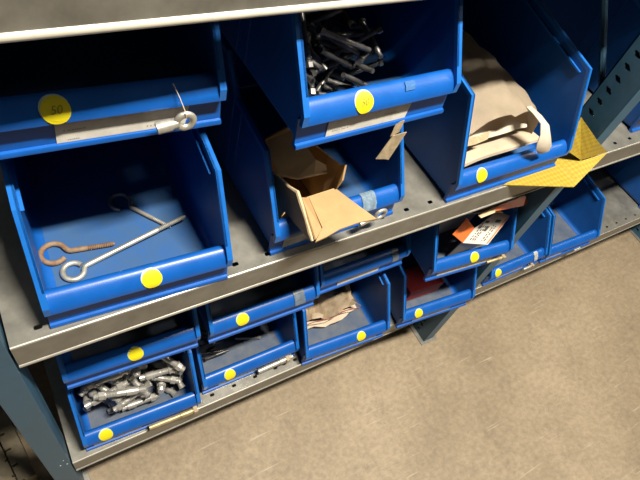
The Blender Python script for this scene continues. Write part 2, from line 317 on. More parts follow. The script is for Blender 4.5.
PILE_B=[[-0.0921,0.1546,0.0045,-0.0156,0.1151,0.0045],[0.0025,0.1569,0.0045,-0.0663,0.171,0.0045],[-0.0072,0.0793,0.0045,-0.0602,0.037,0.0045],[-0.0911,0.1964,0.0045,-0.0268,0.1747,0.0045],[-0.087,0.1216,0.0045,-0.026,0.1003,0.0045],[-0.0757,0.0476,0.0045,-0.0955,0.101,0.0045],[-0.0561,0.1974,0.0135,-0.0327,0.1297,0.0142],[-0.0159,0.2141,0.0047,0.0339,0.1574,0.0045],[-0.0628,0.1195,0.012,-0.0109,0.0906,0.0155],[-0.0513,0.0748,0.0045,-0.0874,0.1301,0.0319],[-0.0012,0.0418,0.0045,-0.0612,0.0474,0.027],[-0.0549,0.0984,0.009,-0.0066,0.056,0.0158],[-0.0377,0.1879,0.0045,0.0131,0.2005,0.0378],[-0.0855,0.1178,0.0178,-0.0898,0.2012,0.0135],[-0.0951,0.1094,0.012,-0.0898,0.049,0.0378],[-0.0145,0.1269,0.0325,0.0325,0.1875,0.009],[-0.0638,0.1113,0.0195,-0.0907,0.1801,0.027],[-0.0183,0.0582,0.0308,-0.0517,0.1192,0.021],[-0.0038,0.1723,0.015,-0.0506,0.1372,0.0269],[-0.0189,0.108,0.0225,-0.0795,0.1439,0.0327],[-0.0762,0.205,0.0135,-0.0538,0.1324,0.0152],[0.0009,0.1005,0.0357,-0.0263,0.1403,0.0045],[-0.096,0.0935,0.0439,-0.0619,0.069,0.0045],[0.0205,0.0591,0.0045,-0.0287,0.122,0.0421],[-0.0352,0.2085,0.0323,0.0198,0.2071,0.0045],[-0.0237,0.1438,0.015,-0.0483,0.1034,0.0528],[-0.064,0.1564,0.0342,-0.0324,0.2126,0.012],[-0.0763,0.1048,0.0385,-0.0266,0.0536,0.012],[0.03,0.0401,0.0045,-0.0479,0.0543,0.0383],[-0.0103,0.1826,0.0045,-0.0483,0.1492,0.0426],[-0.0359,0.0849,0.0455,-0.0835,0.063,0.0165],[-0.0502,0.1912,0.0494,-0.09,0.1511,0.0315],[-0.0963,0.0934,0.0282,-0.0973,0.1609,0.0255],[-0.0938,0.0349,0.0075,-0.0687,0.091,0.0492],[-0.0479,0.1525,0.061,-0.054,0.2154,0.0105],[-0.087,0.1491,0.0435,-0.0486,0.0915,0.0315],[-0.0097,0.1237,0.0576,-0.0025,0.1775,0.0225],[-0.0728,0.1412,0.0492,-0.0891,0.2098,0.042],[-0.0134,0.0931,0.036,-0.0002,0.0355,0.0555],[-0.0862,0.1245,0.0405,-0.0785,0.04,0.0529],[-0.0707,0.043,0.03,-0.0461,0.1157,0.07],[0.0397,0.1245,0.0225,-0.0071,0.0969,0.0504],[0.0304,0.0497,0.0105,-0.0406,0.0372,0.0565],[-0.0801,0.1824,0.0758,-0.0501,0.2148,0.0225],[-0.0209,0.1904,0.033,0.0205,0.1437,0.0458],[0.0136,0.0748,0.0435,-0.0432,0.0942,0.0614],[-0.0678,0.1907,0.0375,0.019,0.2096,0.0471],[-0.0058,0.0645,0.0613,-0.0696,0.0566,0.048],[-0.094,0.1036,0.0566,-0.0312,0.1357,0.036],[-0.0875,0.1315,0.0547,-0.0279,0.1302,0.048],[0.0231,0.0807,0.0713,-0.0504,0.0893,0.069],[-0.032,0.1081,0.042,-0.0469,0.1501,0.0827],[-0.0413,0.1022,0.0787,-0.0881,0.0833,0.0555],[-0.0971,0.1164,0.0435,-0.0885,0.1884,0.0595],[0.0164,0.1582,0.0651,-0.0385,0.1891,0.0285],[-0.0652,0.0519,0.0105,-0.0215,0.0753,0.0439],[-0.0258,0.1228,0.0574,0.0196,0.1252,0.009],[-0.0341,0.1391,0.0746,-0.0292,0.1754,0.03],[-0.0491,0.157,0.0692,-0.0616,0.2151,0.0555],[-0.0689,0.0513,0.0823,-0.0164,0.0534,0.0525],[-0.012,0.1299,0.0822,-0.0358,0.0903,0.036],[-0.0974,0.1297,0.095,-0.0511,0.1167,0.0495],[0.0346,0.0605,0.044,-0.0149,0.0742,0.018],[-0.0664,0.1782,0.0888,-0.0241,0.1931,0.048],[0.0195,0.1905,0.024,-0.036,0.1861,0.0734],[-0.0709,0.0398,0.0685,-0.0953,0.1109,0.0675],[-0.0037,0.174,0.0859,-0.0222,0.2139,0.0435],[0.0398,0.0861,0.0435,-0.017,0.0455,0.064],[-0.0655,0.2146,0.0709,-0.0582,0.1504,0.0705],[-0.0743,0.1416,0.0825,-0.0376,0.1432,0.0405],[0.0132,0.0588,0.0934,-0.0502,0.0745,0.0465],[0.0206,0.0925,0.0703,-0.0031,0.1488,0.051],[-0.0829,0.0989,0.084,-0.0559,0.0497,0.057],[-0.0131,0.1477,0.0758,0.0061,0.1943,0.0495],[-0.0472,0.1215,0.0975,-0.021,0.1714,0.0645],[0.0213,0.1433,0.015,-0.0104,0.1048,0.0619],[0.0102,0.0903,0.082,0.0041,0.0355,0.0735],[-0.0281,0.2081,0.054,-0.0936,0.2146,0.1095],[-0.0911,0.0441,0.0465,-0.0921,0.1043,0.0989],[-0.0177,0.0476,0.0735,-0.0672,0.0817,0.0899],[-0.0802,0.1104,0.0645,-0.0256,0.0869,0.1025],[-0.0792,0.1142,0.0937,-0.0278,0.1824,0.09],[-0.0811,0.0467,0.1121,-0.0092,0.0432,0.0795],[-0.0942,0.0985,0.1068,-0.0897,0.0474,0.063],[-0.0515,0.1613,0.036,-0.0892,0.1532,0.078],[-0.0766,0.1007,0.119,-0.0833,0.0437,0.069],[-0.0875,0.149,0.093,-0.0217,0.1757,0.0735],[-0.0161,0.1971,0.0947,-0.0233,0.1336,0.075],[-0.0032,0.0873,0.0795,-0.0004,0.1556,0.081],[-0.0563,0.0901,0.1048,-0.095,0.118,0.0765]]
PILE_H=[[-0.0452,0.1016,0.0045,-0.0863,0.1438,0.0045],[-0.0635,0.1451,0.0045,-0.0388,0.1132,0.0045],[-0.0474,0.0874,0.0045,-0.0947,0.0731,0.0045],[-0.0856,0.0978,0.012,-0.0284,0.0921,0.012],[-0.0455,0.1138,0.0135,-0.0803,0.1403,0.0135],[-0.0328,0.0683,0.015,-0.09,0.0814,0.015],[-0.0805,0.065,0.0165,-0.0272,0.0624,0.0236]]
# ------------------------------------------------------------ storage bins
LIP = [(-0.003, 0.036), (-0.0028, 0.0395), (-0.0012, 0.0440), (0.0022, 0.0494), (0.0062, 0.0538), (0.0100, 0.0566), (0.0135, 0.0578), (0.0170, 0.0572), (0.0200, 0.0548), (0.0218, 0.0510), (0.0232, 0.0440), (0.0260, 0.0250), (0.0310, 0.0045)]
def lip_at(s):
    """point and outward normal on the lip profile at arc length s above its lower edge"""
    for (y0, z0), (y1, z1) in zip(LIP[:-1], LIP[1:]):
        d = math.hypot(y1 - y0, z1 - z0)
        if s <= d or (y1, z1) == LIP[-1]:
            t = s / d; return y0 + (y1 - y0) * t, z0 + (z1 - z0) * t, -(z1 - z0) / d, (y1 - y0) / d
        s -= d
SMALL = dict(W=0.222, wf=0.219, L=0.34, prof=[(-0.003, 0.050), (0.062, 0.149), (0.150, 0.160), (0.186, 0.206), (0.34, 0.206)])
LARGE = dict(W=0.279, wf=0.275, L=0.47, prof=[(-0.003, 0.050), (0.058, 0.181), (0.240, 0.213), (0.285, 0.262), (0.47, 0.262)])
def top_z(prof, y):
    for (a, b), (c, d) in zip(prof[:-1], prof[1:]):
        if y <= c: return b + (d - b) * (y - a) / (c - a)
    return prof[-1][1]
def bin_parts(root, S, dusty=False):
    W, wf, L, prof = S['W'] / 2, S['wf'] / 2, S['L'], S['prof']
    xo, t = W - 0.0045, 0.0025
    # body: U shaped shell
    bm = bmesh.new(); loops = []
    ys = sorted({0.008, 0.02, 0.035} | {p[0] for p in prof if p[0] > 0.008} | {0.09, L * 0.8})
    for y in ys:
        zt = top_z(prof, y); o = []; r = 0.014
        def side(x, inner):
            q = t if inner else 0.0; xx = x - q; rr = r - q
            pts = [(xx, zt), (xx, zt * 0.5 + 0.5 * r)]
            for k in range(5):
                a = k * math.pi / 8; pts.append((xx - rr + rr * math.cos(a), q + rr - rr * math.sin(a)))
            return pts
        out = side(xo, False); inn = side(xo, True)
        loop = out + [(-x, z) for x, z in out[::-1]] + [(-x, z) for x, z in inn] + inn[::-1]
        loops.append([(x, y, z) for x, z in loop])
    loft(bm, loops)
    box(bm, -xo + 0.002, xo - 0.002, L - t, L, 0.004, prof[-1][1])
    for yr in (L * 0.40, L * 0.47):
        for s in (-1, 1): box(bm, *sorted((s * (xo - 0.0005), s * (xo + 0.0018))), yr, yr + 0.003, 0.016, top_z(prof, yr) - 0.01)
    bm.normal_update()
    if True:
        for f_ in bm.faces:
            c_ = f_.calc_center_median()
            if abs(c_.x) < xo - 0.012 and 0.0018 < c_.z < 0.0032 and c_.y < L - 0.01: f_.material_index = 1
    link_mesh('body', bm, [BLUE_BODY, DUSTY if dusty else DUSTY_BLUE], root, True)
    # rolled lip with the label recess and the foot ridge
    bm = bmesh.new(); w = xo - t + 0.0005
    poly = [(0.0, 0.0), (-0.0002, 0.003), (0.0012, 0.0052), (0.004, 0.0056), (0.0085, 0.034), (0.006, 0.036)] + LIP + [(0.031, 0.0)]
    prism(bm, poly[5:-1] + [(0.0285, 0.0046), (0.0235, 0.025), (0.0206, 0.0430), (0.0190, 0.0510), (0.0165, 0.0540), (0.0130, 0.0548), (0.0080, 0.0520), (0.0035, 0.0475), (0.0010, 0.0430), (0.0005, 0.0392), (0.008, 0.0385)], -w, w, lambda u, v, q: (q, u, v))
    prism(bm, [(0.0, 0.0), (-0.0004, 0.003), (0.0010, 0.0054), (0.0042, 0.0058), (0.0082, 0.0380), (0.0112, 0.0380), (0.0088, 0.0)], -wf, wf, lambda u, v, q: (q, u, v))
    link_mesh('front_lip', bm, BLUE, root, True)
    # thickened rim: along the slanted front edges, back along the top
    bm = bmesh.new()
    pl = [(-0.003, 0.036)] + prof
    def offs(dist):
        res = []
        for i, (y, z) in enumerate(pl):
            a = pl[max(i - 1, 0)]; b = pl[min(i + 1, len(pl) - 1)]
            if 0 < i < len(pl) - 1:
                n1 = Vector((-(z - a[1]), y - a[0])).normalized(); n2 = Vector((-(b[1] - z), b[0] - y)).normalized()
                n = (n1 + n2).normalized(); n /= max(0.5, n.dot(n1))
            else: n = Vector((-(b[1] - a[1]), b[0] - a[0])).normalized()
            res.append((y - n[0] * dist, z - n[1] * dist))
        return res
    inn = offs(0.006)
    for s in (-1, 1):
        loops = []
        for (y, z), (yi, zi) in zip(pl, inn):
            loops.append([(s * W, y, z), (s * (W - 0.0072), y, z), (s * (W - 0.0072), yi, zi), (s * W, yi, zi)])
        loft(bm, loops)
        # stacking ledge inside the top rim
        a, b = offs(0.0145), offs(0.018)
        loops = []
        for (y, z), (yi, zi) in list(zip(a, b))[2:]:
            loops.append([(s * (W - 0.0066), y, z), (s * (W - 0.0108), y, z), (s * (W - 0.0108), yi, zi), (s * (W - 0.0066), yi, zi)])
        loft(bm, loops)
    box(bm, -W + 0.007, W - 0.007, L - 0.004, L + 0.002, prof[-1][1] - 0.006, prof[-1][1])
    link_mesh('rim', bm, BLUE_RIM, root)
def sticker(root, x, s=0.015, r=0.0122, text=None, edge=True):
    def disc(rad, off, ox=0.0, os=0.0):
        bm = bmesh.new(); N = 24; rings = []
        for q, of in ((0.0, off), (0.25, off), (0.5, off), (0.75, off), (1.0, off), (1.0, 0.0002)):
            row = []
            for k in range(N):
                a = 2 * math.pi * k / N; y, z, ny, nz = lip_at(s + os + rad * q * math.sin(a))
                row.append(bm.verts.new((x + ox + rad * q * math.cos(a), y + ny * of, z + nz * of)))
            rings.append(row)
        for A, B in zip(rings[:-1], rings[1:]):
            for k in range(N): bm.faces.new((A[k], A[(k + 1) % N], B[(k + 1) % N], B[k]))
        bmesh.ops.remove_doubles(bm, verts=bm.verts, dist=1e-6)
        return bm
    st = link_mesh('sticker', disc(r, 0.0012), YELLOW, root)
    if edge: link_mesh('sticker_backing', disc(r * 1.02, 0.0007, -0.0009, 0.0018), STICKER_EDGE, st)
    if text:
        cu = bpy.data.curves.new('marking', 'FONT'); cu.body = text; cu.size = 0.0105; cu.align_x = 'CENTER'; cu.align_y = 'CENTER'; cu.shear = 0.25
        tmp = bpy.data.objects.new('marking_tmp', cu); col.objects.link(tmp)
        dg = bpy.context.evaluated_depsgraph_get(); me = bpy.data.meshes.new_from_object(tmp.evaluated_get(dg))
        bpy.data.objects.remove(tmp)
        for v in me.vertices:
            y, z, ny, nz = lip_at(s + v.co.y); v.co = Vector((x + v.co.x, y + ny * 0.0017, z + nz * 0.0017))
        me.materials.clear(); me.materials.append(INK)
        o = bpy.data.objects.new('marking', me); col.objects.link(o); o.parent = st
    return st
def label(root, x0, x1, m=None, prints=(), z0=0.0062, z1=0.0345, skew=0.006):
    """card in the recess below the lip"""
    yf = lambda z: 0.0042 + (z - 0.0058) * 0.0040 / 0.0322 - 0.0012
    bm = bmesh.new()
    P = [(x0, z0), (x1 - skew, z0), (x1, z1), (x0 + skew * 0.3, z1)]
    A = [bm.verts.new((x, yf(z), z)) for x, z in P]; B = [bm.verts.new((x, yf(z) + 0.0009, z)) for x, z in P]
    bm.faces.new(A); bm.faces.new(B[::-1])
    for i in range(4): bm.faces.new((A[i], B[i], B[(i + 1) % 4], A[(i + 1) % 4]))
    l = link_mesh('label', bm, m or PAPER, root)
    if prints:
        bm = bmesh.new()
        for (px0, px1, pz0, pz1) in prints:
            q = [(px0, pz0), (px1, pz0), (px1, pz1), (px0, pz1)]
            bm.faces.new([bm.verts.new((x, yf(z) - 0.0003, z)) for x, z in q])
        link_mesh('print', bm, INK_GREY, l)
    return l
def wordline(x, z, n, h=0.0018, w=0.0016, gap=0.0007):
    r = []
    for i in range(n):
        if random.random() < 0.15: x += w
        ww = w * random.uniform(0.6, 1.1); r.append((x, x + ww, z, z + h * random.uniform(0.75, 1.0))); x += ww + gap
    return r
def tape(root, x0, x1, s0, s1, m=TAPE, name='tape'):
    bm = bmesh.new(); n = 10; R = []
    for off in (0.0008, 0.0014):
        row = []
        for k in range(n + 1):
            y, z, ny, nz = lip_at(s0 + (s1 - s0) * k / n); j = random.uniform(-.0006, .0006)
            row.append([bm.verts.new((x0 + j, y + ny * off, z + nz * off)), bm.verts.new((x1 + j, y + ny * off, z + nz * off))])
        R.append(row)
    for k in range(n):
        bm.faces.new((R[1][k][0], R[1][k][1], R[1][k + 1][1], R[1][k + 1][0]))
        bm.faces.new((R[0][k][0], R[0][k + 1][0], R[0][k + 1][1], R[0][k][1]))
        for e in (0, 1): bm.faces.new((R[0][k][e], R[1][k][e], R[1][k + 1][e], R[0][k + 1][e]))
    for k in (0, n): bm.faces.new((R[0][k][0], R[0][k][1], R[1][k][1], R[1][k][0]))
    return link_mesh(name, bm, m, root)

H = 0.211
def storage_bin(lab, x, y, z, rz=0.0, S=SMALL, group='blue storage bins on the shelves', dusty=False):
    root = thing('storage_bin', lab, 'storage bin', (x, y, z + 0.0006), rz, group)
    bin_parts(root, S, dusty); return root
protos, shell = {}, {}
def new_bin(lab, x, y, z, rz=0.0, S=SMALL, group='blue storage bins on the shelves'):
    dusty = z < 0.6
    key = (S['W'], dusty)
    if key not in protos:
        protos[key] = storage_bin(lab, x, y, z, rz, S, group, dusty); shell[key] = list(protos[key].children); return protos[key]
    src = protos[key]; c = src.copy(); col.objects.link(c)
    c.location = (x, y, z + 0.0006); c.rotation_euler = (0, 0, rz); c['label'] = lab; c['group'] = group
    for ch in shell[key]:
        d = ch.copy(); col.objects.link(d); d.parent = c
    return c
GA, GB, GC, GD = ('blue bins stacked on the middle shelf', 'blue bins on the middle shelf', 'blue bins stacked on the bottom shelf', 'blue bins on the bottom shelf')
binC = new_bin('blue storage bin holding three eye screws, at the left end of the middle shelf', 0.0908, 0.0037, ZM, -0.045, SMALL, GB)
binA = new_bin('blue bin with a white label and ring sample, stacked on the bin with eye screws', 0.0945, 0.0761, ZM + H, -0.04, SMALL, GA)
binB = new_bin('blue bin of dark loose bolts, stacked above the bin with the torn cardboard box', 0.3760, 0.0150, ZM + H, 0.025, SMALL, GA)
binD = new_bin('blue bin holding the torn open cardboard box on the middle shelf', 0.3800, 0.0140, ZM, 0.02, SMALL, GB)
binF = new_bin('large tall blue bin holding the brown paper bag on the middle shelf', 0.7320, 0.0061, ZM, 0.006, LARGE, GB)
binG = new_bin('blue bin full of shiny anchor bolts at the left end of the bottom shelf', 0.0738, 0.0059, ZB, -0.04, SMALL, GD)
binH = new_bin('blue bin with a few small bolts inside, second from left on the bottom shelf', 0.3112, 0.0245, ZB, 0.0, SMALL, GD)
binI = new_bin('blue bin holding crumpled brown paper on the bottom shelf', 0.5363, -0.0090, ZB, -0.055, SMALL, GD)
binJ = new_bin('blue bin with a red box inside on the bottom shelf, left of the post', 0.8000, -0.0200, ZB, -0.075, SMALL, GD)
binK = new_bin('empty blue bin with clear tape, just right of the post on the bottom shelf', 1.1050, 0.0000, ZB, 0.0, SMALL, GD)
binL = new_bin('empty blue bin at the right end of the bottom row, beside bare shelf', 1.3300, -0.0080, ZB, -0.03, SMALL, GD)
binG2 = new_bin('empty blue bin stacked on the bin of shiny anchor bolts', 0.0800, 0.0490, ZB + H, -0.045, SMALL, GC)
binH2 = new_bin('blue bin with grey tape on its lip, stacked second from left in the lower rack', 0.3185, 0.0400, ZB + H, -0.012, SMALL, GC)
binI2 = new_bin('blue bin with a grey label and no sticker, stacked on the bin of crumpled paper', 0.5530, 0.0560, ZB + H, 0.003, SMALL, GC)
binJ2 = new_bin('blue bin holding the orange and white box, stacked on the bin with the red box', 0.7960, -0.0120, ZB + H, -0.085, SMALL, GC)
binR = new_bin('blue bin behind the right post on the middle shelf, mostly cut off by the frame', 1.2750, 0.0280, ZM, 0.0, LARGE, 'blue bins in the right bay')
binQ = new_bin('blue bin standing alone at the far right of the bottom shelf', 1.8650, 0.0300, ZB, 0.0, SMALL, 'blue bins in the right bay')

# stickers, labels and tape on the bins (local x = world x - bin centre)
sticker(binA, -0.051, 0.0135, 0.0128, '50')
label(binA, -0.056, 0.076, PAPER, [(-0.048, -0.022, 0.0275, 0.0325)] + wordline(-0.048, 0.019, 9) + wordline(0.030, 0.010, 8) + wordline(-0.046, 0.0085, 6, 0.0012))
sticker(binB, -0.031, 0.0135, 0.0122, '50')
label(binB, -0.070, 0.052, PAPER, wordline(-0.062, 0.012, 9, 0.0014) + wordline(0.012, 0.018, 8, 0.0014) + [(-0.045, 0.040, 0.0300, 0.0312)])
tape(binB, 0.028, 0.042, 0.016, 0.026, mat('clear_tape', (0.06, 0.17, 0.42), 0.2))
sticker(binC, 0.010, 0.0135, 0.0120)
sticker(binD, 0.006, 0.0135, 0.0118)
label(binD, -0.090, -0.030, GREYLABEL, wordline(-0.085, 0.016, 8, 0.0012))
tape(binD, 0.036, 0.060, 0.004, 0.034, CLEARTAPE)
sticker(binF, -0.083, 0.0135, 0.0118)
sticker(binG, -0.070, 0.0135, 0.0120)
label(binG, -0.095, 0.000, GREYLABEL)
sticker(binG2, 0.002, 0.0135, 0.0122)
sticker(binH, -0.052, 0.0135, 0.0118)
label(binH, -0.075, 0.020, GREYLABEL)
sticker(binH2, -0.048, 0.0135, 0.0120)
tape(binH2, 0.058, 0.080, 0.002, 0.032, TAPE)
sticker(binI, 0.034, 0.0135, 0.0115)
label(binI, -0.085, 0.095, GREYLABEL)
label(binI2, -0.060, 0.050, PAPER, wordline(-0.05, 0.015, 10, 0.0014))
tape(binI2, 0.066, 0.082, 0.0, 0.03, TAPE)
sticker(binJ, -0.062, 0.0135, 0.0115)
label(binJ, -0.065, 0.060, GREYLABEL)
sticker(binJ2, 0.003, 0.0135, 0.0118)
label(binJ2, -0.080, 0.080, PAPER, wordline(-0.07, 0.015, 10, 0.0014))
sticker(binK, -0.080, 0.0135, 0.0112)
label(binK, -0.060, 0.050, PAPER)
tape(binK, 0.062, 0.076, 0.002, 0.030, GREYLABEL)
label(binL, -0.085, -0.015, PAPER)

def to_world(b, p):
    """local bin coordinates -> world"""
    a = b.rotation_euler.z; c, s = math.cos(a), math.sin(a); L = b.location
    return Vector((L.x + c * p[0] - s * p[1], L.y + s * p[0] + c * p[1], L.z + p[2]))

# ------------------------------------------------------------ eye screws in the left bin
def ring_pts(c, r, a0, a1, n, z):
    return [(c[0] + r * math.cos(a0 + (a1 - a0) * k / n), c[1] + r * math.sin(a0 + (a1 - a0) * k / n), z) for k in range(n + 1)]
def eye_screw(lab, c, r, end, wire, open_gap, zc, zend, m, thread=0.5, flip=False):
    t = thing('eye_screw', lab, 'eye screw', (c[0], c[1], ZM + 0.0032), 0, None)
    d = Vector((end[0] - c[0], end[1] - c[1], 0)); ang = math.atan2(d.y, d.x); L = d.length
    z = zc
    bm = bmesh.new()
    ca, sa = math.cos(ang), math.sin(ang)
    fl = -1 if flip else 1
    rot = lambda p: (ca * p[0] - sa * fl * p[1], sa * p[0] + ca * fl * p[1], p[2])
    pts = ring_pts((0, 0), r, open_gap, 2 * math.pi - 0.35, 22, z)
    s0 = r * 1.35
    ptz = lambda x: z + (zend - z) * (x - s0) / (L - s0)
    pts += [(r * 1.12, -0.0015, z), (s0, 0, z)]
    x1 = s0 + (L - s0) * (1 - thread)
    for k in range(1, 5): x = s0 + (x1 - s0) * k / 4; pts.append((x, 0, ptz(x)))
    tube(bm, [rot(p) for p in pts], wire, 10)
    link_mesh('eye', bm, m, t, True)
    bm = bmesh.new(); n = int((L - x1) / 0.0011); P = []; Rr = []
    for k in range(n + 1):
        x = x1 + (L - x1) * k / n; P.append(rot((x, 0, ptz(x)))); Rr.append(wire * (1.0 if k % 2 else 0.78) * (1.0 if k < n - 3 else 0.35 + 0.2 * (n - k)))
    tube(bm, P, Rr, 10); link_mesh('threaded_shank', bm, m, t, True)
    return t
eye_screw('silver eye screw with a closed ring and long bright shank, in the left bin', (0.024, 0.074), 0.0125, (0.181, 0.106), 0.0033, 0.3, 0.0036, 0.0115, ZINC, 0.30)
eye_screw('rusty open hook screw lying behind the silver ring in the left bin', (0.009, 0.108), 0.0150, (0.082, 0.098), 0.0034, 0.70, 0.0036, 0.0036, RUST, 0.62, True)
eye_screw('dark open hook screw lying deepest in the left bin', (0.109, 0.164), 0.0135, (0.158, 0.100), 0.0030, 0.95, 0.0032, 0.0032, GREYSTEEL, 0.45, True)

# ------------------------------------------------------------ bolts
def hexa(r): return [(r * math.cos(math.pi / 3 * k), r * math.sin(math.pi / 3 * k)) for k in range(6)]
def make_bolt(name, lab, cat, L, r, rn, m, group, style):
    t = thing(name, lab, cat, (0, 0, 0), 0, group)
    bm = bmesh.new(); P = []; R = []; n = int(L * 0.45 / 0.0012)
    for k in range(n + 1): P.append((0, 0, L * 0.45 * k / n)); R.append(r * (1.0 if k % 2 else 0.86))
    P += [(0, 0, L * 0.46), (0, 0, L * 0.86), (0, 0, L * 0.875), (0, 0, L)]
    R += [r, r, r * 0.8, r * (1.15 if style == 'anchor' else 0.9)]
    tube(bm, P, R, 12); link_mesh('shank', bm, m, t, True)
    z0 = L * 0.10 if style == 'anchor' else 0.0
    bm = bmesh.new(); prism(bm, hexa(rn), z0, z0 + r * 1.6, lambda u, v, q: (u, v, q))
    link_mesh('hex_nut' if style == 'anchor' else 'hex_head', bm, m, t)
    if style == 'anchor':
        bm = bmesh.new(); prism(bm, [(rn * 1.12 * math.cos(a), rn * 1.12 * math.sin(a)) for a in [k * math.pi / 8 for k in range(16)]], z0 + r * 1.62, z0 + r * 1.62 + 0.0012, lambda u, v, q: (u, v, q))
        link_mesh('washer', bm, m, t)
        bm = bmesh.new(); tube(bm, [(0, 0, L * 0.62), (0, 0, L * 0.63), (0, 0, L * 0.84), (0, 0, L * 0.85)], [r * 1.02, r * 1.22, r * 1.22, r * 1.02], 12)
        link_mesh('sleeve', bm, m, t, True)
    return t
def copy_tree(src):
    c = src.copy(); col.objects.link(c)
    for ch in list(src.children):
        d = ch.copy(); col.objects.link(d); d.parent = c
        for g in list(ch.children):
            e = g.copy(); col.objects.link(e); e.parent = d
    return c
def lay(o, p, q, L0):
    p, q = Vector(p), Vector(q); d = q - p
    o.rotation_mode = 'QUATERNION'; o.rotation_quaternion = d.to_track_quat('Z', 'Y'); o.location = p
    k = d.length / L0; o.scale = (1, 1, k)
def fill(b, pile, make, L0, dz=0.0032, flip=False):
    first = True
    for i, s in enumerate(pile):
        p, q = to_world(b, (s[0], s[1], s[2] + dz)), to_world(b, (s[3], s[4], s[5] + dz))
        if i % 2: p, q = q, p
        o = make if first else copy_tree(make)
        first = False; lay(o, p, q, L0)
fill(binG, PILE_G, make_bolt('anchor_bolt', 'shiny zinc anchor bolt in the heap filling the leftmost bottom bin', 'bolt', 0.085, 0.0064, 0.0080, CHROME, 'anchor bolts heaped in the bottom left bin', 'anchor'), 0.085)
fill(binB, PILE_B, make_bolt('long_bolt', 'dark steel bolt in the shaded heap inside the upper middle bin', 'bolt', 0.075, 0.0033, 0.0047, DARKSTEEL, 'dark bolts heaped in the upper middle bin', 'bolt'), 0.075)
fill(binH, PILE_H, make_bolt('small_bolt', 'small dark bolt lying at the left of the nearly empty bottom bin', 'bolt', 0.05, 0.0034, 0.0046, DARKSTEEL, 'small bolts in the nearly empty bottom bin', 'bolt'), 0.05)
lone = make_bolt('small_bolt', 'single grey bolt lying apart at the back of the nearly empty bin', 'bolt', 0.05, 0.0034, 0.0046, ZINC, None, 'bolt')
lay(lone, to_world(binH, (0.056, 0.070, 0.0078)), to_world(binH, (0.002, 0.090, 0.0078)), 0.05)

# sample fasteners fixed to bin fronts
def front_bolt(b, x0, x1, lab, m, y=-0.0065, z0=0.016, z1=0.020, r=0.0046, straps=()):
    t = thing('sample_bolt', lab, 'bolt', to_world(b, (x0, y, z0)), b.rotation_euler.z, 'sample bolts fixed to bin fronts')
    L = x1 - x0; bm = bmesh.new()
    tube(bm, [(0, 0, 0), (0.0008, 0, 0), (L * 0.62, 0, (z1 - z0) * 0.62), (L * 0.63, 0, (z1 - z0) * 0.63), (L * 0.86, 0, (z1 - z0) * 0.86), (L * 0.87, 0, (z1 - z0) * 0.87), (L, 0, z1 - z0)],
         [r * 0.85, r, r, r * 1.2, r * 1.2, r, r], 12)
    link_mesh('shank', bm, m, t, True)
    bm = bmesh.new()
    prism(bm, hexa(r * 1.28), L * 0.885, L * 0.96, lambda u, v, q: (q, u, v + (z1 - z0) * 0.92)); link_mesh('hex_nut', bm, m, t)
    bm = bmesh.new()
    for k in straps:
        xx = L * k; box(bm, xx - 0.004, xx + 0.004, -r * 1.35, 0.0085, (z1 - z0) * k - r * 1.3, (z1 - z0) * k - r * 1.2); box(bm, xx - 0.004, xx + 0.004, -r * 1.35, -r * 1.27, (z1 - z0) * k - r * 1.3, (z1 - z0) * k + r * 1.3); box(bm, xx - 0.004, xx + 0.004, -r * 1.35, 0.0095, (z1 - z0) * k + r * 1.25, (z1 - z0) * k + r * 1.35)
    if straps: link_mesh('tape_strap', bm, TANTAPE, t)
    return t
front_bolt(binG, 0.006, 0.106, 'brassy anchor bolt fixed along the front of the leftmost bottom bin', BRASSY, z0=0.020, z1=0.022, r=0.0052, straps=(0.93,))
front_bolt(binH, 0.012, 0.096, 'pale anchor bolt fixed to the front of the bin second from left below', ZINC, z0=0.022, z1=0.026, r=0.0056, straps=(0.84,))
front_bolt(binJ2, 0.046, 0.098, 'small dark bolt on the front of the bin with the orange box', BRASSY, r=0.0032, z0=0.024, z1=0.026, straps=(0.92,))
front_bolt(binK, 0.035, 0.072, 'short bolt fixed under clear tape on the first bin right of the post', ZINC, r=0.0036, z0=0.016, z1=0.018, straps=(0.9,))
front_bolt(binL, 0.020, 0.045, 'short bolt on the front of the empty bin nearest the bare shelf', ZINC, r=0.0032, z0=0.018, z1=0.019)
def eye_nut(b, lab, cx, cz, r, wire, barrel_end, y=-0.0115, m=ZINC, strg=None, tilt=0.0):
    t = thing('eye_bolt', lab, 'eye bolt', to_world(b, (cx, y, cz)), b.rotation_euler.z)
    bm = bmesh.new(); N = 26; loops = []
    for k in range(N):
        a = 2 * math.pi * k / N; loops.append([(math.cos(a) * (r + wire * math.cos(c)), wire * 0.85 * math.sin(c), math.sin(a) * (r + wire * math.cos(c))) for c in [j * math.pi / 5 for j in range(10)]])
    loops.append(loops[0]); loft(bm, loops, cap=False); bmesh.ops.remove_doubles(bm, verts=bm.verts, dist=1e-6)
    link_mesh('ring', bm, m, t, True)
    dx, dz, br = barrel_end
    d = Vector((dx, 0, dz)).normalized(); s = d * (r * 0.9)
    bm = bmesh.new(); e = Vector((dx, 0, dz))
    tube(bm, [s, s + (e - s) * 0.25, s + (e - s) * 0.35, e, e - d * 0.0005, e - d * 0.006], [br * 0.75, br * 0.8, br, br, br * 0.72, br * 0.70], 14)
    link_mesh('sleeve', bm, m, t, True)
    if strg:
        bm = bmesh.new(); tube(bm, [(0, -wire * 1.0, r * 0.6), (-0.001, -0.003, r + 0.006)] + [(strg[0] * q, strg[1] * q - 0.003 * (1 - q), r + 0.006 + (strg[2] - r - 0.006) * q) for q in (0.5, 1.0)], 0.0005, 6)
        link_mesh('string', bm, STRING, t)
    return t
eye_nut(binA, 'dull grey ring with a sleeve tied to the front of the top left bin', 0.0640, 0.0265, 0.0085, 0.0038, (-0.029, -0.004, 0.0066), y=-0.014, strg=(-0.007, 0.018, 0.034))
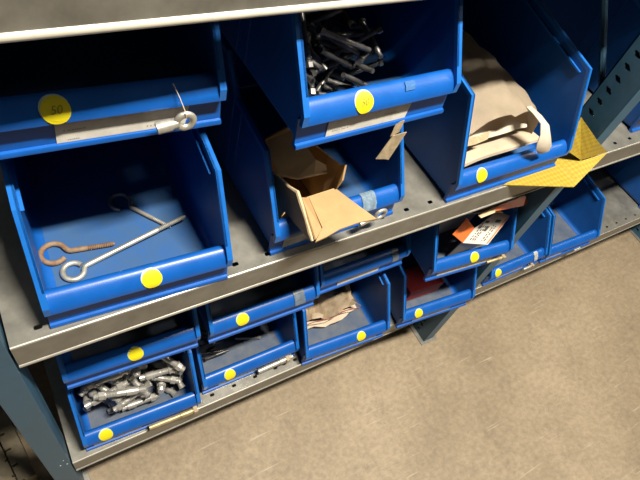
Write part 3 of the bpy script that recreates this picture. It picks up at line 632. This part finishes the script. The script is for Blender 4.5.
eye_nut(binD, 'small eye bolt fixed at the lip of the bin with the cardboard box', 0.0600, 0.0400, 0.0090, 0.0032, (-0.034, -0.009, 0.0040), y=-0.0150)
# ------------------------------------------------------------ torn hanging tag under the upper middle bin
tg = thing('torn_tag', 'torn tan tape tag dangling below the upper middle bin', 'tag', (0.4150, 0.0150, 1.020))
def rel(o, pts): return [tuple(Vector(p) - o.location) for p in pts]
bm = bmesh.new(); sheet(bm, rel(tg, [(0.4080, 0.0165, 1.0200), (0.4200, 0.0160, 1.0230), (0.4165, 0.0135, 1.0065), (0.4050, 0.0140, 1.0010)]), 0.0008); link_mesh('tape_strip', bm, TANTAPE, tg)
bm = bmesh.new(); sheet(bm, rel(tg, [(0.4080, 0.0130, 1.0030), (0.4280, 0.0120, 1.0050), (0.4230, 0.0110, 0.9880), (0.4130, 0.0080, 0.9640), (0.4080, 0.0085, 0.9660), (0.3900, 0.0080, 0.9720), (0.3980, 0.0100, 0.9870)]), 0.0010); link_mesh('card', bm, TANTAPE, tg)

# ------------------------------------------------------------ torn cardboard box in the middle bin
cb = thing('cardboard_box', 'torn open brown cardboard box leaning out of the middle bin', 'cardboard box', (0.335, 0.05, 0.83))
def panel(root, name, pts, t, m, lab=None):
    bm = bmesh.new(); sheet(bm, rel(root, pts), t); o = link_mesh(name, bm, m, root)
    if lab: o['label'] = lab
    return o
def torn(p, q, n, amp):
    p, q = Vector(p), Vector(q); return [tuple(p.lerp(q, k / n) + Vector((random.uniform(-amp, amp) * 0.3, random.uniform(-amp, amp), random.uniform(-amp, amp)))) for k in range(1, n)]
lp = panel(cb, 'side_panel', [(0.2985, 0.105, 0.888), (0.298, 0.085, 0.893)] + torn((0.298, 0.085, 0.893), (0.2975, 0.024, 0.922), 6, 0.0022) + [(0.2975, 0.024, 0.922)] +
      torn((0.2975, 0.024, 0.922), (0.299, -0.029, 0.886), 7, 0.0022) + [(0.299, -0.029, 0.884), (0.302, 0.046, 0.857), (0.302, 0.054, 0.822), (0.302, 0.105, 0.822)], 0.003, CARD)
bm = bmesh.new()
for r_ in range(7):
    a = 0.0
    while a < 0.030:
        w_ = random.uniform(0.002, 0.006); z_ = 0.895 - r_ * 0.0055
        y_ = 0.022 + a + r_ * 0.003
        vs = [(0.2945, y_, z_), (0.2945, y_ + w_, z_), (0.2945, y_ + w_, z_ - 0.002), (0.2945, y_, z_ - 0.002)]
        bm.faces.new([bm.verts.new(tuple(Vector(v) - cb.location)) for v in vs]); a += w_ + 0.0015
o = link_mesh('print', bm, INK_GREY, lp)
panel(cb, 'front_flap', [(0.325, 0.034, 0.8885), (0.3700, 0.034, 0.8885), (0.378, 0.012, 0.8895), (0.399, -0.029, 0.8865), (0.370, -0.0265, 0.8875), (0.340, -0.027, 0.8865), (0.318, -0.031, 0.885), (0.3005, -0.0325, 0.884), (0.318, -0.018, 0.888)], 0.0028, CARD)
panel(cb, 'corner_fold', [(0.3020, 0.020, 0.9150), (0.3030, -0.0295, 0.8870), (0.3170, -0.0190, 0.8895), (0.3250, 0.033, 0.8905)], 0.0024, CARD)
panel(cb, 'bottom_panel', [(0.303, 0.054, 0.822), (0.372, 0.054, 0.822), (0.372, 0.130, 0.815), (0.303, 0.130, 0.815)], 0.003, CARD)
panel(cb, 'side_panel', [(0.3720, 0.037, 0.890), (0.3755, 0.036, 0.905), (0.3800, 0.045, 0.925), (0.3830, 0.058, 0.911), (0.376, 0.080, 0.910), (0.372, 0.130, 0.895), (0.372, 0.130, 0.818), (0.372, 0.053, 0.822)], 0.003, CARD)
panel(cb, 'front_panel', [(0.3035, 0.053, 0.824), (0.3700, 0.053, 0.824), (0.3700, 0.037, 0.886), (0.3260, 0.035, 0.886), (0.3035, 0.033, 0.880)], 0.0028, CARD)
panel(cb, 'back_panel', [(0.303, 0.131, 0.818), (0.371, 0.131, 0.818), (0.371, 0.133, 0.905), (0.340, 0.130, 0.930), (0.303, 0.131, 0.912)], 0.003, CARD)
tf = panel(cb, 'top_flap', [(0.2995, 0.108, 0.905), (0.3000, 0.080, 0.8975), (0.3200, 0.062, 0.9020), (0.3430, 0.058, 0.9060), (0.3640, 0.058, 0.9045), (0.3660, 0.066, 0.9085), (0.3520, 0.074, 0.9150), (0.3430, 0.126, 0.926), (0.3040, 0.127, 0.914)], 0.0026, CARD)
bm = bmesh.new(); tube(bm, rel(cb, [(0.3000, 0.079, 0.8965), (0.3200, 0.061, 0.9008), (0.3430, 0.057, 0.9048), (0.3630, 0.057, 0.9035)]), 0.0017, 6); link_mesh('torn_edge', bm, CARD_EDGE, tf, True)
bm = bmesh.new(); tube(bm, rel(cb, [(0.2968, 0.085, 0.8935), (0.2962, 0.060, 0.9050), (0.2965, 0.045, 0.9100), (0.2960, 0.024, 0.9225), (0.2967, 0.010, 0.9130), (0.2965, -0.005, 0.9040), (0.2975, -0.020, 0.8915), (0.2978, -0.0295, 0.8855)]), [0.0020, 0.0027, 0.0019, 0.0028, 0.0030, 0.0020, 0.0027, 0.0019], 6); link_mesh('torn_edge', bm, CARD_EDGE, lp, True)

# ------------------------------------------------------------ brown paper bag in the large bin
bag = thing('paper_bag', 'pale brown paper bag lying open mouthed in the large bin', 'paper bag', (0.735, 0.15, ZM + 0.004))
def lerp_tab(tab, y):
    for a, b in zip(tab[:-1], tab[1:]):
        if y <= b[0]:
            t = (y - a[0]) / (b[0] - a[0]); t = max(0, t); return [u + (v - u) * t for u, v in zip(a[1:], b[1:])]
    return list(tab[-1][1:])
# y : left x, right x, bottom z, top-left z, top-middle z, top-right z
BAG = [(0.052, 0.622, 0.795, 0.836, 0.905, 0.938, 0.905), (0.080, 0.618, 0.808, 0.826, 0.912, 0.938, 0.905), (0.120, 0.616, 0.818, 0.815, 0.925, 0.942, 0.905),
       (0.180, 0.616, 0.806, 0.814, 0.945, 0.958, 0.915), (0.260, 0.616, 0.765, 0.814, 0.970, 0.972, 0.935), (0.340, 0.618, 0.712, 0.814, 0.975, 0.975, 0.935), (0.40, 0.63, 0.69, 0.814, 0.965, 0.965, 0.93)]
def bag_loop(y, jit):
    xl, xr, zb, zl, zm_, zr = lerp_tab(BAG, y); P = []
    rnd = random.Random(int(y * 1000))
    n = 14
    for k in range(n + 1):
        t = k / n; x = xl + (xr - xl) * t
        z = (1 - t) ** 2 * zl + 2 * t * (1 - t) * (zm_ * 2 - 0.5 * zl - 0.5 * zr) + t * t * zr
        z += 0.0028 * math.sin(t * 17 + y * 41) + 0.0018 * math.sin(t * 31 - y * 90) + rnd.uniform(-.0012, .0012)
        P.append((x, y + 0.004 * math.sin(t * 9), z))
    for k in range(1, 4): P.append((xr + 0.006 * math.sin(k * math.pi / 4), y, zr + (zb - zr) * k / 4))
    for k in range(n + 1):
        t = 1 - k / n; P.append((xl + (xr - xl) * t, y + 0.003 * math.sin(t * 7), zb + 0.0012 * math.sin(t * 23 + y * 60) + 0.0014))
    for k in range(1, 4): P.append((xl - 0.003 * math.sin(k * math.pi / 4), y, zb + (zl - zb) * k / 4))
    return P
bm = bmesh.new()
yy = [0.052 + (0.40 - 0.052) * (k / 26) for k in range(27)]
loops = [bag_loop(y, 0) for y in yy]
loops = [rel(bag, l) for l in loops]
loft(bm, loops, cap=False)
bm.faces.new([v for v in bm.verts[-len(loops[0]):]])
bmesh.ops.solidify(bm, geom=bm.faces[:], thickness=0.0012)
link_mesh('sleeve', bm, KRAFT, bag, True)
def ribbon(root, name, rows, t, m, lab=None):
    bm = bmesh.new(); R = [[bm.verts.new(tuple(Vector(p) - root.location)) for p in r] for r in rows]
    for a, b in zip(R[:-1], R[1:]):
        for i in range(len(a) - 1): bm.faces.new((a[i], a[i + 1], b[i + 1], b[i]))
    bmesh.ops.recalc_face_normals(bm, faces=bm.faces)
    bmesh.ops.solidify(bm, geom=bm.faces[:], thickness=t)
    o = link_mesh(name, bm, m, root, True)
    if lab: o['label'] = lab
    return o
# lower mouth sheets and the inner layer
def mouth(y, z0, z1, xa, xb, bow, n=12):
    return [(xa + (xb - xa) * k / n, y + 0.0012 * math.sin(k * 0.7) + bow * (k / n), z0 + (z1 - z0) * k / n + 0.006 * math.sin(math.pi * k / n)) for k in range(n + 1)]
ribbon(bag, 'lower_flap', [mouth(0.120, 0.823, 0.826, 0.630, 0.826, 0), mouth(0.085, 0.838, 0.850, 0.630, 0.820, 0), mouth(0.058, 0.852, 0.866, 0.632, 0.812, -0.002), mouth(0.036, 0.858, 0.873, 0.632, 0.806, -0.004), mouth(0.0345, 0.852, 0.868, 0.632, 0.806, -0.004)], 0.0014, KRAFT)
ribbon(bag, 'inner_layer', [mouth(0.150, 0.900, 0.915, 0.650, 0.790, 0), mouth(0.110, 0.896, 0.912, 0.645, 0.790, 0), mouth(0.080, 0.886, 0.900, 0.640, 0.790, -0.002), mouth(0.060, 0.870, 0.882, 0.640, 0.785, -0.002)], 0.0012, KRAFT_IN)
ribbon(bag, 'torn_strip', [[(0.632, 0.060, 0.872), (0.640, 0.066, 0.888)], [(0.655, 0.052, 0.882), (0.658, 0.058, 0.894)], [(0.676, 0.050, 0.890), (0.680, 0.056, 0.902)]], 0.0012, CARD_EDGE)
ribbon(bag, 'curled_end', [[(0.744, 0.060, 0.936), (0.758, 0.062, 0.934), (0.774, 0.060, 0.922)], [(0.745, 0.045, 0.936), (0.758, 0.044, 0.934), (0.770, 0.042, 0.928)], [(0.744, 0.022, 0.934), (0.757, 0.019, 0.932), (0.769, 0.020, 0.926)],
       [(0.743, 0.010, 0.920), (0.758, 0.004, 0.917), (0.772, 0.006, 0.911)], [(0.742, 0.005, 0.905), (0.763, -0.003, 0.899), (0.784, 0.001, 0.893)], [(0.750, 0.003, 0.889), (0.769, -0.003, 0.884), (0.788, 0.000, 0.879)], [(0.762, 0.002, 0.879), (0.771, 0.000, 0.878), (0.777, 0.001, 0.876)]], 0.0014, KRAFT_IN)

# ------------------------------------------------------------ yellow carton tucked beside the large bin
yb = thing('yellow_carton', 'yellow card carton squeezed between the large bin and the right post', 'carton', (0.90, -0.004, 0.812))
panel(yb, 'bottom_flap', [(0.728, 0.0035, 0.8090), (0.868, -0.047, 0.8100), (1.004, -0.006, 0.8200), (0.926, -0.0050, 0.8190), (0.922, 0.030, 0.8160), (0.885, 0.045, 0.8100), (0.8745, 0.030, 0.8095), (0.8735, 0.0040, 0.8095)], 0.0020, YCARD)
panel(yb, 'side_panel', [(0.8800, 0.0140, 0.8420), (0.9200, -0.0045, 0.8225), (1.0000, -0.0060, 0.8225), (0.926, -0.0035, 0.8700), (0.882, 0.0330, 0.9070)], 0.0025, YCARD)

# ------------------------------------------------------------ orange and white product box in the lower stacked bin
pb = thing('product_box', 'open orange and white product box tilted in the lower stacked bin', 'product box', (0.80, 0.03, 0.60))
P0 = Vector((0.768, 0.018, 0.5905)); P1 = Vector((0.820, -0.007, 0.5925)); P2 = Vector((0.8990, 0.026, 0.621)); P3 = P0 + (P2 - P1) * 0.50; P25 = P0 + (P1 - P0) * 0.36 + (P2 - P1) * 1.10
wp = panel(pb, 'label_panel', [P0, P1, P2, P25, P3], 0.0020, WHITECARD)
bm = bmesh.new()
nrm = (P1 - P0).cross(P3 - P0).normalized()
if nrm.z < 0: nrm = -nrm
def on_label(u, v): return tuple(P0 + (P1 - P0) * u + (P2 - P1) * v + nrm * 0.0006 - pb.location)
def mark(u0, u1, v0, v1): bm.faces.new([bm.verts.new(on_label(*q)) for q in ((u0, v0), (u1, v0), (u1, v1), (u0, v1))])
for u in (0.16, 0.26, 0.34, 0.62, 0.72):
    v = 0.10
    while v < 0.62:
        w_ = random.uniform(0.03, 0.09); mark(u, u + 0.045, v, v + w_); v += w_ + random.uniform(0.015, 0.05)
mark(0.10, 0.24, 0.50, 0.60); mark(0.58, 0.78, 0.74, 0.84); mark(0.40, 0.52, 0.42, 0.60); mark(0.22, 0.36, 0.70, 0.78)
link_mesh('print', bm, BLACK_INK, wp)
bm = bmesh.new()
bm.faces.new([bm.verts.new(on_label(*q)) for q in ((0.90, 0.03), (0.97, 0.03), (0.97, 0.9), (0.90, 0.9))])
link_mesh('stripe', bm, ORANGE, wp)
panel(pb, 'side_flap', [P0 + Vector((0, 0, 0.0005)), P3, Vector((0.785, 0.052, 0.628)), Vector((0.732, 0.030, 0.622))], 0.0020, ORANGE, 'orange card flap')
panel(pb, 'top_flap', [(0.757, 0.0170, 0.7000), (0.805, 0.0200, 0.7020), (0.8810, 0.0200, 0.7020), (0.8740, 0.0060, 0.6985), (0.866, 0.0050, 0.6930), (0.799, 0.0100, 0.6990)], 0.0020, ORANGE, 'orange card flap')
panel(pb, 'torn_flap', [(0.742, 0.0150, 0.7000), (0.790, 0.0180, 0.7015), (0.784, 0.0090, 0.6990), (0.745, 0.0080, 0.6985)], 0.0018, CARD_EDGE)
panel(pb, 'inner_flap', [(0.835, 0.056, 0.625), (0.868, 0.030, 0.638), (0.850, 0.046, 0.650)], 0.0018, CARD_EDGE)
panel(pb, 'hinge_panel', [(0.745, 0.0760, 0.6200), (0.858, 0.0730, 0.6300), (0.8800, 0.0210, 0.7010), (0.757, 0.0175, 0.6990)], 0.0016, WHITECARD)
panel(pb, 'back_panel', [(0.745, 0.085, 0.530), (0.870, 0.085, 0.530), (0.872, 0.075, 0.636), (0.745, 0.078, 0.616)], 0.0020, WHITECARD)
panel(pb, 'bottom_panel', [(0.768, 0.0200, 0.589), (0.772, 0.030, 0.520), (0.860, 0.038, 0.520), (0.874, 0.030, 0.600), (0.820, -0.002, 0.591)], 0.0020, WHITECARD)

# ------------------------------------------------------------ crumpled paper in the lower middle bin
cp = thing('crumpled_paper_wad', 'crumpled brown packing paper in the lower middle bin', 'packing paper', (0.54, 0.11, ZB + 0.004))
def crumple(rows, seed, amp):
    rnd = random.Random(seed); return [[(p[0] + rnd.uniform(-amp, amp), p[1] + rnd.uniform(-amp, amp), p[2] + rnd.uniform(-amp, amp)) for p in r] for r in rows]
rows = []
for i in range(13):
    u = i / 12; r = []
    for j in range(13):
        v = j / 12; r.append((0.452 + 0.150 * v, 0.076 + 0.118 * u - 0.015 * v, ZB + 0.030 + 0.055 * math.sin(u * 2.2) + 0.020 * v * (1 - u) + 0.016 * math.sin(v * 9 + u * 7) + 0.008 * math.sin(v * 21 - u * 9)))
    rows.append(r)
ribbon(cp, 'upper_fold', crumple(rows, 3, 0.0055), 0.0012, CRUMPLE)
rows = []
for i in range(7):
    u = i / 6; r = []
    for j in range(13):
        v = j / 12; r.append((0.452 + 0.160 * v, 0.060 + 0.100 * u + 0.006 * math.sin(v * 8), ZB + 0.014 + 0.018 * v + 0.006 * math.sin(v * 11) * (1 - u)))
    rows.append(r)
ribbon(cp, 'lower_fold', crumple(rows, 5, 0.0020), 0.0030, KRAFT)
rows = [[(0.455 + 0.14 * v / 10, 0.0655 - 0.012 * v / 10 + 0.003 * math.sin(v), ZB + 0.046 + 0.016 * v / 10 + q) for v in range(11)] for q in (0.0, 0.004)]
ribbon(cp, 'printed_edge', crumple(rows, 9, 0.0012), 0.0008, PINK)

# ------------------------------------------------------------ red box
rb = thing('red_box', 'flat red box lying in the bin left of the post', 'box', (0.800, 0.090, ZB + 0.0042), -0.05)
bm = bmesh.new(); box(bm, -0.045, 0.060, -0.050, 0.015, 0.0, 0.030, 0.0015); link_mesh('carton', bm, RED, rb)
bm = bmesh.new(); box(bm, -0.046, 0.061, -0.0515, 0.0165, 0.0305, 0.045, 0.0015); link_mesh('lid', bm, RED, rb)

# ------------------------------------------------------------ slotted bar on the floor beside the left post
sb = thing('slotted_bar', 'tan slotted metal bar lying on the floor left of the left post', 'metal bar', (-0.155, 0.09, 0.0), math.atan2(0.032, 0.2))
def notched(bm, x0, x1, xn, y0, y1, z0, z1, pitch):
    box(bm, min(x0, xn), max(x0, xn), y0, y1, z0, z1)
    y = y0
    while y < y1:
        box(bm, min(xn, x1), max(xn, x1), y + 0.005, min(y + pitch, y1), z0, z1); y += pitch
bm = bmesh.new(); notched(bm, 0.0, -0.034, -0.022, 0.0, 0.62, 0.0, 0.035, 0.040); link_mesh('rail', bm, BARMAT, sb)
bm = bmesh.new(); notched(bm, -0.075, -0.0375, -0.042, -0.02, 0.62, 0.0, 0.035, 0.040); link_mesh('rail', bm, BARMAT, sb)
bm = bmesh.new(); box(bm, -0.0745, -0.0005, 0.002, 0.618, 0.0, 0.010); link_mesh('web', bm, BARMAT, sb)
